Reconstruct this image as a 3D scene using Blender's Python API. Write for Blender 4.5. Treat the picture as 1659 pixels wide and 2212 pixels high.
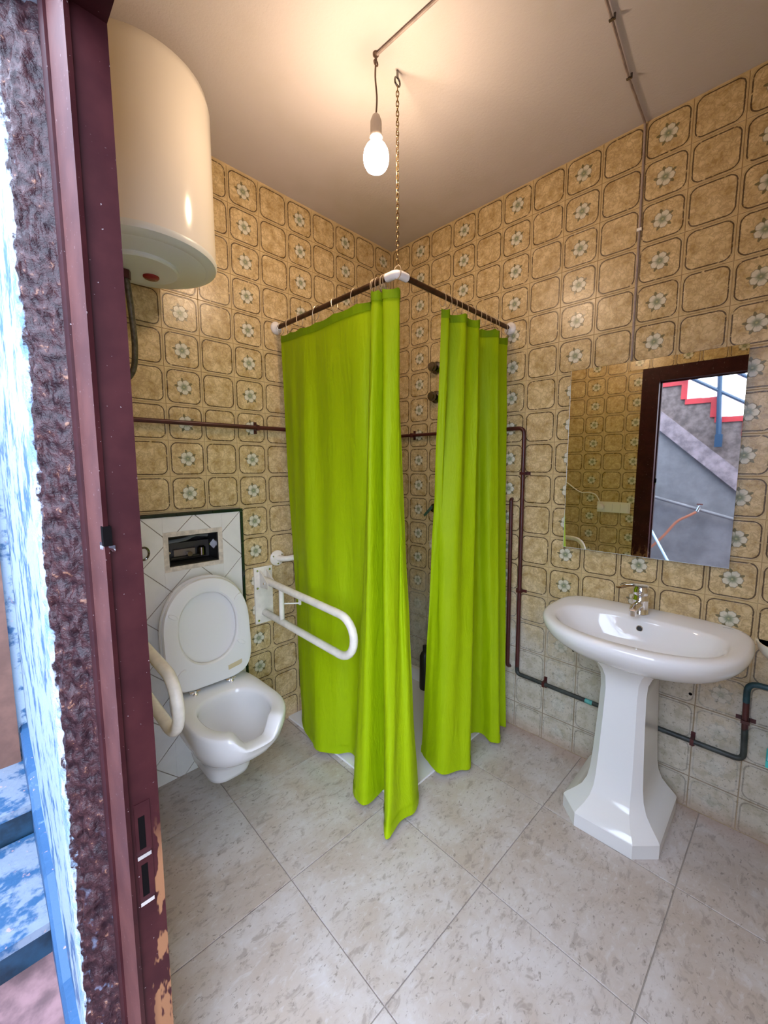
import bpy, math, random
from mathutils import Vector, Matrix, noise as mnoise

for _o in list(bpy.data.objects):
    bpy.data.objects.remove(_o, do_unlink=True)
random.seed(7)
S = bpy.context.scene
COL = S.collection

# ------------------------------------------------------------------ camera
CAM = Vector((-1.9387, -1.8571, 1.3691))
YAW, PITCH, ROLL, FPX = 0.78920, -0.11002, -0.00075, 883.36
fw = Vector((math.sin(YAW)*math.cos(PITCH), math.cos(YAW)*math.cos(PITCH), math.sin(PITCH)))
r0 = Vector((math.cos(YAW), -math.sin(YAW), 0)); u0 = r0.cross(fw)
rt = r0*math.cos(ROLL) + u0*math.sin(ROLL); up = -r0*math.sin(ROLL) + u0*math.cos(ROLL)
cd = bpy.data.cameras.new('camera'); cam = bpy.data.objects.new('camera', cd); COL.objects.link(cam)
M = Matrix(((rt.x, up.x, -fw.x, CAM.x), (rt.y, up.y, -fw.y, CAM.y), (rt.z, up.z, -fw.z, CAM.z), (0, 0, 0, 1)))
cam.matrix_world = M
cd.sensor_fit = 'VERTICAL'; cd.sensor_height = 24.0; cd.sensor_width = 18.0
cd.lens = 24.0*FPX/2212.0
cd.clip_start = 0.01; cd.clip_end = 100
S.camera = cam

# ------------------------------------------------------------------ light
w = bpy.data.worlds.new('overcast_sky'); S.world = w; w.use_nodes = True
bg = w.node_tree.nodes['Background']
bg.inputs['Color'].default_value = (0.65, 0.77, 1.0, 1)
bg.inputs['Strength'].default_value = 7.5
BULB = (1.0, 0.74, 0.52); BULB_S = 105.0
S.view_settings.view_transform = 'Standard'; S.view_settings.look = 'None'
S.view_settings.exposure = 0.72; S.view_settings.gamma = 1.0; S.view_settings.use_curve_mapping = False

H = 2.684                     # ceiling height
T = 0.15                      # wall tile pitch

# ------------------------------------------------------------------ node helper
class Nt:
    def __init__(self, name):
        self.m = bpy.data.materials.new(name); self.m.use_nodes = True
        self.t = self.m.node_tree; self.b = self.t.nodes['Principled BSDF']; self.out = self.t.nodes['Material Output']
    def n(self, typ, **kw):
        x = self.t.nodes.new(typ)
        for k, v in kw.items(): setattr(x, k, v)
        return x
    def put(self, sock, v):
        if isinstance(v, V): self.t.links.new(v.s, sock)
        elif isinstance(v, (tuple, list)):
            if sock.type == 'RGBA' and len(v) == 3: v = (*v, 1)
            sock.default_value = v
        else: sock.default_value = v
    def math(self, op, *a):
        x = self.n('ShaderNodeMath', operation=op)
        for i, v in enumerate(a): self.put(x.inputs[i], v)
        return V(self, x.outputs[0])
    def step(self, v, a, b):                                     # smooth 0..1 from a to b
        x = self.n('ShaderNodeMapRange', interpolation_type='SMOOTHSTEP')
        self.put(x.inputs['Value'], v); x.inputs['From Min'].default_value = a; x.inputs['From Max'].default_value = b
        if a > b:
            x.inputs['From Min'].default_value = b; x.inputs['From Max'].default_value = a
            x.inputs['To Min'].default_value = 1; x.inputs['To Max'].default_value = 0
        return V(self, x.outputs[0])
    def mix(self, f, a, b):
        x = self.n('ShaderNodeMix', data_type='RGBA')
        self.put(x.inputs[0], f); self.put(x.inputs[6], a); self.put(x.inputs[7], b)
        return V(self, x.outputs[2])
    def obj(self): return V(self, self.n('ShaderNodeTexCoord').outputs['Object'])
    def pos(self): return V(self, self.n('ShaderNodeNewGeometry').outputs['Position'])
    def rnd(self): return V(self, self.n('ShaderNodeObjectInfo').outputs['Random'])
    def xyz(self, v):
        x = self.n('ShaderNodeSeparateXYZ'); self.put(x.inputs[0], v)
        return [V(self, o) for o in x.outputs]
    def vec(self, x, y, z):
        c = self.n('ShaderNodeCombineXYZ')
        for i, q in enumerate((x, y, z)): self.put(c.inputs[i], q)
        return V(self, c.outputs[0])
    def scale(self, v, s3):
        x = self.n('ShaderNodeVectorMath', operation='MULTIPLY'); self.put(x.inputs[0], v); x.inputs[1].default_value = s3
        return V(self, x.outputs[0])
    def noise(self, v, sc, det=3, rough=.5, w=None, dist=0):
        x = self.n('ShaderNodeTexNoise', noise_dimensions='4D' if w is not None else '3D')
        self.put(x.inputs['Vector'], v); x.inputs['Scale'].default_value = sc; x.inputs['Detail'].default_value = det
        x.inputs['Roughness'].default_value = rough; x.inputs['Distortion'].default_value = dist
        if w is not None: self.put(x.inputs['W'], w)
        return V(self, x.outputs['Fac'])
    def bump(self, h, strength=.3, dist=.002):
        x = self.n('ShaderNodeBump'); x.inputs['Strength'].default_value = strength; x.inputs['Distance'].default_value = dist
        self.put(x.inputs['Height'], h); self.t.links.new(x.outputs[0], self.b.inputs['Normal'])
    def fin(self, col=None, rough=None, metal=None, spec=None):
        if col is not None: self.put(self.b.inputs['Base Color'], col)
        if rough is not None: self.put(self.b.inputs['Roughness'], rough)
        if metal is not None: self.put(self.b.inputs['Metallic'], metal)
        if spec is not None: self.put(self.b.inputs['Specular IOR Level'], spec)
        return self.m

class V:
    def __init__(self, n, s): self.n, self.s = n, s
    def __add__(a, b): return a.n.math('ADD', a, b)
    def __radd__(a, b): return a.n.math('ADD', b, a)
    def __sub__(a, b): return a.n.math('SUBTRACT', a, b)
    def __rsub__(a, b): return a.n.math('SUBTRACT', b, a)
    def __mul__(a, b): return a.n.math('MULTIPLY', a, b)
    def __rmul__(a, b): return a.n.math('MULTIPLY', b, a)
    def __truediv__(a, b): return a.n.math('DIVIDE', a, b)
    def abs(a): return a.n.math('ABSOLUTE', a)
    def mx(a, b): return a.n.math('MAXIMUM', a, b)
    def mn(a, b): return a.n.math('MINIMUM', a, b)
    def cos(a): return a.n.math('COSINE', a)
    def sqrt(a): return a.n.math('SQRT', a)
    def pw(a, b): return a.n.math('POWER', a, b)

def tile_mat(name, flower, wear_top, wear_amt):
    t = Nt(name); o = t.obj(); x, y, _ = t.xyz(o); x = x/.075; y = y/.075; r = t.rnd()
    wv = r*60.0
    n_soft = t.noise(o, 26, 3, .55, wv); n_vein = t.noise(o, 48, 4, .6, wv + 9.0, .6); n_edge = t.noise(o, 95, 2, .5, wv + 3.0)
    vein = t.step((n_vein - .5).abs(), .075, 0.0)
    base = t.mix(t.step(n_soft, .3, .72), (.49, .35, .155), (.72, .565, .31))
    base = t.mix(vein*.5, base, (.30, .195, .085))
    # drawn rounded-square outline
    ax = x.abs() + (n_edge - .5)*.035; ay = y.abs() + (n_edge - .5)*.03
    qx = ax - .54; qy = ay - .54
    d = (qx.mx(0.0)*qx.mx(0.0) + qy.mx(0.0)*qy.mx(0.0)).sqrt() + qx.mx(qy).mn(0.0) - .34
    line = t.step(d.abs(), .042, .018)*t.step(t.noise(o, 60, 2, .5, wv + 5.0), .28, .42)
    line2 = t.step((d - .075).abs(), .03, .008)*.22
    outside = t.step(d, .02, .06)
    base = t.mix(outside*.7, base, (.60, .455, .235))
    rough = .22 + n_soft*.14
    hgt = line*-1.0 + vein*-.25
    if flower:
        th = t.math('ARCTAN2', y, x); rr = (x*x + y*y).sqrt() + (n_edge - .5)*.06
        pet = (th*2.5 + .3).cos().abs()
        R = .28 + pet.pw(.55)*.135 + (n_edge - .5)*.10 + (th*15.0).cos()*.010
        petal = t.step(rr - R, .012, -.012)
        lf = ((th*2.5 + 1.87).cos().abs()).pw(6.0)
        leaf = t.step(rr - (.26 + lf*.27), .01, -.03)*(1.0 - petal)*t.step(rr, .2, .26)
        base = t.mix(leaf*.9, base, (.13, .115, .05))
        rimd = t.step((rr - R).abs(), .035, .01)
        ribs = t.step(((th*12.5).cos()), .55, 1.0)*t.step(rr, .3, .12)
        pc = t.mix(t.step(rr, .26, .07), (.66, .62, .49), (.22, .25, .15))
        pc = t.mix((1.0 - t.step(pet, 0.0, .42))*.7, pc, (.23, .235, .14))
        pc = t.mix(ribs*.35, pc, (.2, .22, .12))
        pc = t.mix(t.step(rr, .06, .03), pc, (.42, .40, .22))
        base = t.mix(petal, base, pc)
        base = t.mix(rimd*.55, base, (.16, .14, .08))
        hgt = hgt + petal*1.2
    base = t.mix((line + line2).mn(1.0)*.92, base, (.055, .03, .012))
    px, py, pz = t.xyz(t.pos())
    wn = t.noise(t.pos(), 5.5, 4, .6)
    wear = t.step(pz + (wn - .5)*.55, wear_top, wear_top - .5)*wear_amt*t.step(px, -.2, -.05)
    speck = t.step(t.noise(t.pos(), 85, 3, .65), .57, .66)*.75
    worn = t.mix(speck, (.54, .51, .44), (.17, .165, .14))
    worn = t.mix(t.step(t.noise(t.pos(), 22, 4, .6), .42, .66)*.7, worn, (.34, .31, .23))
    worn = t.mix(t.step(x.abs().mx(y.abs()), .95, .985)*.7, worn, (.22, .16, .12))
    if not flower: worn = t.mix(line*.35, worn, (.12, .09, .06))
    base = t.mix(wear*.92, base, worn)
    # rust-pink run-off just above the floor
    base = t.mix(t.step(pz + (wn - .5)*.1, .075, 0.0)*.5, base, (.42, .27, .19))
    t.bump(hgt, .35, .0012)
    return t.fin(base, rough + wear*.25, spec=.45)

def flat(name, col, rough=.5, metal=0.0, var=.0, vsc=12, bump=0.0, bsc=60, spec=.5):
    t = Nt(name); c = col
    if var:
        n = t.noise(t.pos(), vsc, 4, .6)
        dk = tuple(max(0, q*(1 - var)) for q in col); lt = tuple(min(1, q*(1 + var)) for q in col)
        c = t.mix(t.step(n, .3, .7), dk, lt)
    if bump: t.bump(t.noise(t.pos(), bsc, 4, .6), bump, .003)
    return t.fin(c, rough, metal, spec)

MT = {}
MT['tile_plain'] = tile_mat('glazed_tile_plain', False, .85, .9)
MT['tile_flower'] = tile_mat('glazed_tile_flower', True, .85, .9)
MT['grout'] = flat('beige_grout', (.58, .44, .24), .8, var=.15, bump=.2)
MT['porcelain'] = flat('white_porcelain', (.80, .79, .78), .07, spec=.6)
MT['seat'] = flat('white_seat_plastic', (.74, .73, .71), .28)
MT['enamel'] = flat('cream_white_enamel', (.76, .71, .62), .16)
MT['cap_grey'] = flat('pale_grey_plastic', (.66, .68, .64), .35)
MT['red'] = flat('dark_red_plastic', (.22, .008, .01), .25)
MT['rail_white'] = flat('ivory_painted_steel', (.80, .75, .65), .25, var=.08, vsc=20)
MT['chrome'] = flat('chrome', (.82, .82, .83), .08, 1.0)
MT['darkchrome'] = flat('dark_chrome', (.18, .17, .16), .12, 1.0)
MT['black'] = flat('black_plastic', (.012, .012, .012), .35)
MT['maroon_pipe'] = flat('maroon_painted_pipe', (.060, .010, .009), .38, var=.25, vsc=25)
MT['green_pipe'] = flat('blackened_copper_pipe', (.028, .035, .032), .5, var=.5, vsc=18)
MT['verdigris'] = flat('verdigris', (.10, .36, .32), .6, var=.3, vsc=30)
MT['dark_trim'] = flat('dark_green_glazed_trim', (.006, .018, .014), .1)
MT['white_tile'] = flat('white_glazed_tile', (.72, .70, .66), .16, var=.04)
MT['white_grout'] = flat('grey_white_grout', (.34, .29, .23), .8)
MT['mortar'] = flat('rough_mortar', (.60, .53, .44), .9, var=.2, vsc=40, bump=.6)
MT['rod'] = flat('brown_metal_rod', (.075, .035, .018), .3, .6, var=.3, vsc=30)
MT['white_plastic'] = flat('white_plastic', (.85, .83, .80), .3)
MT['wire'] = flat('wire_ring', (.55, .45, .32), .35, .7)
MT['hole'] = flat('dark_hole', (.004, .003, .003), .95, spec=.05)
MT['brass'] = flat('dull_brass_chain', (.26, .175, .085), .36, 1.0)
MT['cord'] = flat('brown_cord', (.14, .09, .06), .6)
MT['cable_grey'] = flat('painted_cable', (.36, .29, .26), .6, var=.2, vsc=30)
MT['hose'] = flat('grey_braided_hose', (.10, .085, .06), .45, .3, var=.4, vsc=80)
MT['cream'] = flat('cream_plastic', (.78, .74, .60), .3)
MT['teal'] = flat('teal_plastic', (.05, .55, .52), .3)
MT['paleblue'] = flat('pale_blue_plastic', (.50, .70, .85), .25)
MT['tag'] = flat('old_tape', (.55, .46, .28), .7)

def ceiling_mat():
    t = Nt('white_ceiling_paint'); p = t.pos()
    n = t.noise(p, 2.2, 4, .6); c = t.mix(t.step(n, .45, .75)*.35, (.62, .565, .545), (.52, .47, .38))
    x, y, z = t.xyz(p)
    damp = t.step((x + y)*.7 + 1.0 + (n - .5)*1.2, .35, 1.05)
    c = t.mix(damp*.28, c, (.40, .36, .25))
    t.bump(t.noise(p, 120, 3, .6), .35, .002)
    return t.fin(c, .75)
MT['ceiling'] = ceiling_mat()

def floor_mat():
    t = Nt('mottled_beige_floor_tile'); o = t.obj(); r = t.rnd()*40.0
    big = t.noise(o, 5.0, 5, .62, r, .5); mid = t.noise(t.scale(o, (1.0, 1.9, 1.0)), 22, 4, .65, r + 4.0, .8)
    fine = t.noise(t.scale(o, (1.0, 1.7, 1.0)), 60, 3, .6, r + 8.0, .6)
    c = t.mix(t.step(big, .35, .68), (.47, .39, .33), (.58, .53, .505))
    c = t.mix(t.step(mid, .52, .66)*.6, c, (.29, .235, .20))
    c = t.mix(t.step(mid, .46, .32)*.5, c, (.62, .59, .585))
    c = t.mix(t.step(fine, .60, .68)*.7, c, (.22, .18, .15))
    p = t.pos(); x, y, z = t.xyz(p)
    rust = t.step(x + (t.noise(p, 9, 3) - .5)*.12, -.10, 0.0)
    c = t.mix(rust*.45, c, (.40, .25, .17))
    return t.fin(c, .30 + fine*.2)
MT['floor'] = floor_mat()
MT['floor_grout'] = flat('floor_grout', (.36, .31, .27), .8)

def brown_paint(name, patches, B0=(.030, .0065, .008), B1=(.046, .011, .012)):
    t = Nt(name); p = t.pos(); n = t.noise(p, 14, 4, .6)
    c = t.mix(t.step(n, .3, .7), B0, B1)
    fl = t.step(t.noise(p, 170, 2, .5), .71, .76)
    c = t.mix(fl*.6, c, (.45, .38, .38))
    if patches:
        x, y, z = t.xyz(p)
        m = t.noise(t.scale(p, (1, 1, .35)), 38, 3, .55)
        low = t.step(z, .80, .35)*.10 + t.step(x, -1.772, -1.755)*.16
        area = t.step(z, .78, .66)*t.step(x, -1.792, -1.770)
        msk = t.step(m + low, .66, .70)*area
        c = t.mix(msk, c, (.23, .105, .05))
    return t.fin(c, .48, spec=.12)
MT['frame'] = brown_paint('maroon_gloss_paint', False)
MT['frame_lit'] = brown_paint('maroon_paint_lit_copy', False, (.085, .028, .024), (.125, .044, .036))  # lighter copy of the frame maroon, daylight from outside baked into its colour
MT['frame_worn'] = brown_paint('maroon_gloss_paint_worn', True)

def reveal_mat():
    t = Nt('rough_painted_render'); p = t.pos(); x, y, z = t.xyz(p)
    n = t.noise(p, 60, 4, .65); n2 = t.noise(p, 12, 4, .6)
    br = t.mix(t.step(n, .35, .65), (.016, .006, .009), (.052, .020, .022))
    br = t.mix(t.step(n, .62, .70)*.7, br, (.30, .15, .09))
    br = t.mix(t.step(t.noise(p, 34, 3), .62, .70)*t.step(z, .8, .1)*.6, br, (.20, .25, .36))
    wh = t.mix(t.step(n2, .4, .65), (.40, .46, .52), (.16, .28, .42))
    edge = y + (n - .5)*.030 + (n2 - .5)*.03
    m = t.step(edge, -.915, -.908)
    c = t.mix(m, br, wh)
    t.bump(n, .9, .006)
    return t.fin(c, .42 + m*.3, spec=.3)
MT['reveal'] = reveal_mat()

def blue_white(name, blue, WH=(.34, .43, .52), BL=(.035, .12, .25)):
    t = Nt(name); p = t.pos(); n = t.noise(p, 9, 5, .65); n2 = t.noise(p, 45, 3)
    wh = WH; bl = BL
    c = t.mix(t.step(n + (n2 - .5)*.3, .60 - blue, .72 - blue), wh, bl)
    c = t.mix(t.step(n2, .66, .72)*.5, c, (.62, .36, .28))
    t.bump(n2, .5, .006)
    return t.fin(c, .55)
MT['outer_white'] = blue_white('blue_tinted_limewash', .10)
MT['outer_blue'] = blue_white('worn_blue_paint', .34, (.18, .26, .36), (.025, .09, .20))
MT['tread'] = blue_white('worn_step_paint', .16, (.20, .24, .30), (.025, .09, .19))
MT['pinkstone'] = flat('reddish_worn_stone', (.22, .12, .12), .8, var=.4, vsc=14, bump=.4)
MT['riser'] = flat('dark_blue_riser_paint', (.008, .032, .06), .5, var=.5, vsc=16, bump=.4)
MT['cement'] = flat('grey_cement_render', (.185, .175, .18), .9, var=.18, vsc=5, bump=.35, bsc=30)
MT['masonry'] = flat('rough_brown_masonry', (.15, .115, .105), .95, var=.35, vsc=16, bump=.9, bsc=28)
MT['string'] = flat('weathered_stair_edge', (.23, .18, .19), .8, var=.35, vsc=10, bump=.4)
MT['redpaint'] = flat('red_step_paint', (.45, .03, .035), .5, var=.1)
MT['bluepaint'] = flat('blue_steel_paint', (.02, .05, .095), .4)
MT['orangehose'] = flat('orange_brown_hose', (.38, .13, .07), .5)
MT['greenplastic'] = flat('green_plastic', (.08, .45, .12), .4)
MT['brownwood'] = flat('brown_door_paint', (.16, .075, .05), .45, var=.2)
MT['palepanel'] = flat('pale_door_panel', (.28, .32, .40), .4)

def curtain_mat(name, dark):
    t = Nt(name); p = t.pos(); o = t.obj()
    n = t.noise(t.scale(p, (1, 1, .22)), 26, 4, .6, None, .6)
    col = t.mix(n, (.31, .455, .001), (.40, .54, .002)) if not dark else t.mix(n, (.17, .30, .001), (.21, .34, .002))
    t.fin(col, .55, spec=.14)
    b = t.n('ShaderNodeBump'); b.inputs['Strength'].default_value = .45; b.inputs['Distance'].default_value = .012
    t.put(b.inputs['Height'], n); t.t.links.new(b.outputs[0], t.b.inputs['Normal'])
    tr = t.n('ShaderNodeBsdfTranslucent'); t.put(tr.inputs['Color'], col)
    mx = t.n('ShaderNodeMixShader'); mx.inputs[0].default_value = .14
    t.t.links.new(t.b.outputs[0], mx.inputs[1]); t.t.links.new(tr.outputs[0], mx.inputs[2])
    t.t.links.new(mx.outputs[0], t.out.inputs[0])
    return t.m
MT['curtain'] = curtain_mat('lime_green_fabric', False)
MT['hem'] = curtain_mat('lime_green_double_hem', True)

def emit(name, col, s):
    t = Nt(name); t.fin(col); t.put(t.b.inputs['Emission Color'], col); t.b.inputs['Emission Strength'].default_value = s
    return t.m
MT['bulb'] = emit('lit_bulb_glass', BULB, BULB_S)
_t = Nt('mirror_glass'); MT['mirror'] = _t.fin((.80, .77, .70), .015, 1.0)

# ------------------------------------------------------------------ mesh helpers
class MB:
    def __init__(s): s.v, s.f, s.mi = [], [], []
    def add(s, vs, fs, mi=0):
        k = len(s.v); s.v += [tuple(q) for q in vs]; s.f += [tuple(i + k for i in f) for f in fs]; s.mi += [mi]*len(fs)
        return s
    def box(s, a, b, mi=0):
        x0, y0, z0 = (min(a[i], b[i]) for i in range(3)); x1, y1, z1 = (max(a[i], b[i]) for i in range(3))
        return s.add([(x0, y0, z0), (x1, y0, z0), (x1, y1, z0), (x0, y1, z0), (x0, y0, z1), (x1, y0, z1), (x1, y1, z1), (x0, y1, z1)],
                     [(3, 2, 1, 0), (4, 5, 6, 7), (0, 1, 5, 4), (1, 2, 6, 5), (2, 3, 7, 6), (3, 0, 4, 7)], mi)
    def loft(s, rings, c0=True, c1=True, mi=0, closed=True):
        n = len(rings[0]); vs = [p for r in rings for p in r]; fs = []
        for i in range(len(rings) - 1):
            for j in range(n if closed else n - 1):
                k = (j + 1) % n; fs.append((i*n + j, i*n + k, (i + 1)*n + k, (i + 1)*n + j))
        if c0: fs.append(tuple(range(n - 1, -1, -1)))
        if c1: fs.append(tuple((len(rings) - 1)*n + j for j in range(n)))
        return s.add(vs, fs, mi)
    def prism(s, poly, z0, z1, mi=0):
        return s.loft([[(x, y, z0) for x, y in poly], [(x, y, z1) for x, y in poly]], mi=mi)
    def lathe(s, prof, c, axis=(0, 0, 1), n=24, mi=0, cap0=True, cap1=True):
        ax = Vector(axis).normalized(); q = Vector((0, 0, 1)).rotation_difference(ax); c = Vector(c)
        rings = [[tuple(c + q @ Vector((r*math.cos(2*math.pi*j/n), r*math.sin(2*math.pi*j/n), z))) for j in range(n)] for r, z in prof]
        return s.loft(rings, cap0, cap1, mi)
    def tube(s, path, r, n=10, mi=0, closed=False):
        P = [Vector(p) for p in path]; m = len(P); rings = []; prev = None
        for i in range(m):
            if closed: d = (P[(i + 1) % m] - P[i - 1]).normalized()
            else: d = (P[min(i + 1, m - 1)] - P[max(i - 1, 0)]).normalized()
            if prev is None:
                a = Vector((0, 0, 1)) if abs(d.z) < .9 else Vector((1, 0, 0)); u = d.cross(a).normalized()
            else: u = (prev - d*prev.dot(d)).normalized()
            prev = u; v = d.cross(u); rr = r[i] if isinstance(r, (list, tuple)) else r
            rings.append([tuple(P[i] + (u*math.cos(2*math.pi*j/n) + v*math.sin(2*math.pi*j/n))*rr) for j in range(n)])
        if closed:
            # align the closing ring by nearest rotation
            best = min(range(n), key=lambda k: (Vector(rings[0][k]) - Vector(rings[-1][0])).length)
            rings.append(rings[0][best:] + rings[0][:best]); return s.loft(rings, False, False, mi)
        return s.loft(rings, True, True, mi)
    def mesh(s, name, mats, smooth=40):
        me = bpy.data.meshes.new(name); me.from_pydata(s.v, [], s.f)
        for m in mats: me.materials.append(MT[m] if isinstance(m, str) else m)
        for i, p in enumerate(me.polygons): p.material_index = s.mi[i]
        me.update()
        import bmesh
        bm = bmesh.new(); bm.from_mesh(me); bmesh.ops.recalc_face_normals(bm, faces=bm.faces); bm.to_mesh(me); bm.free()
        if smooth:
            for p in me.polygons: p.use_smooth = True
            me.set_sharp_from_angle(angle=math.radians(smooth))
        return me

def link(name, me, parent=None):
    o = bpy.data.objects.new(name, me); COL.objects.link(o)
    if parent: o.parent = parent
    return o
def tag(o, label=None, cat=None, group=None, kind=None):
    for k, v in (('label', label), ('category', cat), ('group', group), ('kind', kind)):
        if v: o[k] = v
    return o
def part(name, mb, mats, parent, smooth=40, label=None):
    o = link(name, mb.mesh(name, mats if isinstance(mats, list) else [mats], smooth), parent)
    if parent is not None: o.matrix_parent_inverse = Matrix.Translation(-parent.location)
    if label: o['label'] = label
    return o
def thing(name, label, cat, loc=(0, 0, 0), group=None):
    o = link(name, None); o.location = loc; o.empty_display_size = .05
    return tag(o, label, cat, group)
def solo(name, mb, mats, label, cat, group=None, smooth=40):
    return tag(part(name, mb, mats, None, smooth), label, cat, group)
def struct(name, mb, mats, smooth=0):
    return tag(part(name, mb, mats, None, smooth), kind='structure')

def fillet(path, rad, n=6):
    P = [Vector(p) for p in path]; out = [P[0]]
    for i in range(1, len(P) - 1):
        a, b, c = P[i - 1], P[i], P[i + 1]
        d0 = (a - b).normalized(); d1 = (c - b).normalized()
        r = min(rad, (a - b).length*.49, (c - b).length*.49)
        s0, s1 = b + d0*r, b + d1*r
        for k in range(n + 1):
            t = k/n; out.append(s0*(1 - t)**2 + b*2*t*(1 - t) + s1*t*t)
    out.append(P[-1]); return out
def crom(pts, sub):
    P = [Vector(p) for p in pts]; out = []
    for i in range(len(P) - 1):
        p0 = P[max(i - 1, 0)]; p1 = P[i]; p2 = P[i + 1]; p3 = P[min(i + 2, len(P) - 1)]
        for k in range(sub):
            t = k/sub
            out.append(.5*((2*p1) + (p2 - p0)*t + (2*p0 - 5*p1 + 4*p2 - p3)*t*t + (3*p1 - p0 - 3*p2 + p3)*t**3))
    out.append(P[-1]); return out
def clip(poly, a, b, c):                                         # keep a*x+b*y<=c
    out = []
    for i in range(len(poly)):
        p, q = poly[i - 1], poly[i]; dp = a*p[0] + b*p[1] - c; dq = a*q[0] + b*q[1] - c
        if (dp <= 0) != (dq <= 0):
            t = dp/(dp - dq); out.append((p[0] + (q[0] - p[0])*t, p[1] + (q[1] - p[1])*t))
        if dq <= 0: out.append(q)
    return out
def clip_rect(poly, x0, x1, y0, y1):
    for a, b, c in ((-1, 0, -x0), (1, 0, x1), (0, -1, -y0), (0, 1, y1)):
        if len(poly) < 3: return []
        poly = clip(poly, a, b, c)
    if len(poly) < 3: return []
    ar = abs(sum(poly[i - 1][0]*poly[i][1] - poly[i][0]*poly[i - 1][1] for i in range(len(poly))))/2
    return poly if ar > 2e-5 else []
def slab(poly, z0, z1, inset=.0015):                             # tile with an eased top edge
    cx = sum(p[0] for p in poly)/len(poly); cy = sum(p[1] for p in poly)/len(poly)
    def shr(d):
        o = []
        for x, y in poly:
            l = math.hypot(x - cx, y - cy) or 1; o.append((x - (x - cx)/l*d, y - (y - cy)/l*d))
        return o
    m = MB(); m.loft([[(x, y, z0) for x, y in poly], [(x, y, z1 - inset*.7) for x, y in poly], [(x, y, z1) for x, y in shr(inset)]], False, True)
    return m
def perp(loc, X, Y):                                             # matrix whose local X,Y,Z axes are X, Y, XxY
    X = Vector(X); Y = Vector(Y); Z = X.cross(Y)
    return Matrix(((X.x, Y.x, Z.x, loc[0]), (X.y, Y.y, Z.y, loc[1]), (X.z, Y.z, Z.z, loc[2]), (0, 0, 0, 1)))

# ------------------------------------------------------------------ room shell
BACK = -2.35; DW = -1.75; OUT = -1.856
floor = struct('floor', MB().box((DW, BACK, -.12), (.12, .12, -.004)), 'floor_grout')
ceil = struct('ceiling', MB().box((OUT, BACK - .1, H + .004), (.15, .15, H + .16)), 'ceiling')
wall_right = struct('wall_right', MB().box((.003, BACK, -.004), (.15, .003, H + .004)), 'grout')
OX0, OX1, OZ0, OZ1 = -1.378, -1.168, .948, 1.077                  # flush plate recess behind the toilet
wl = MB().box((DW, .003, -.004), (OX0, .15, H + .004)).box((OX1, .003, -.004), (.15, .15, H + .004)).box((OX0, .003, -.004), (OX1, .15, OZ0)).box((OX0, .003, OZ1), (OX1, .15, H + .004)).box((OX0, .13, OZ0), (OX1, .15, OZ1))
wall_left = struct('wall_left', wl, 'grout')
wall_back = struct('wall_back', MB().box((OUT, BACK - .1, -.004), (.15, BACK, H + .004)), 'grout')
OPN0, OPN1 = -1.0, -2.14                                         # masonry opening of the door (frame fills it)
wd = MB().box((-1.80, -.95, -.12), (DW - .003, .15, H + .004)).box((-1.80, OPN0, -.12), (DW - .003, -.95, H + .004)).box((-1.80, OPN1, 2.10), (DW - .003, OPN0, H + .004)).box((-1.80, BACK, -.12), (DW - .003, OPN1, H + .004))
wall_door = struct('wall_door', wd, 'grout')

TM = {}
def tile_mesh(x0, x1, y0, y1, fl):
    k = (round(x0, 3), round(x1, 3), round(y0, 3), round(y1, 3), fl)
    if k not in TM:
        g = .0006
        m = slab([(x0 + g, y0 + g), (x1 - g, y0 + g), (x1 - g, y1 - g), (x0 + g, y1 - g)], -.0035, .0, .0016)
        TM[k] = m.mesh('wall_tile', ['tile_flower' if fl else 'tile_plain'], 0)
    return TM[k]
def lay(parent, org, X, Y, ncol, umax, first, skip, off=0.0):
    X = Vector(X); Y = Vector(Y)
    for c in range(ncol):
        ua = off + c*T; ub = min(off + (c + 1)*T, umax)
        if ub - ua < .012: continue
        for r in range(18):
            za = max(H - (r + 1)*T, 0.0); zb = H - r*T
            cu = off + (c + .5)*T; cz = H - (r + .5)*T
            piece = skip(ua, ub, za, zb)
            if piece is None: continue
            a, b, lo, hi = piece
            if b - a < .012 or hi - lo < .012: continue
            me = tile_mesh(a - cu, b - cu, lo - cz, hi - cz, (c + first) % 2 == 0)
            o = link('wall_tile', me, parent)
            o.matrix_world = perp(Vector(org) + X*cu + Y*cz, X, Y) @ Matrix.Rotation(random.gauss(0, .0022), 4, 'X') @ Matrix.Rotation(random.gauss(0, .0022), 4, 'Y')
lay(wall_right, (0, 0, 0), (0, -1, 0), (0, 0, 1), 16, 2.35, 1, lambda a, b, l, h: (a, b, l, h), .0075)
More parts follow.
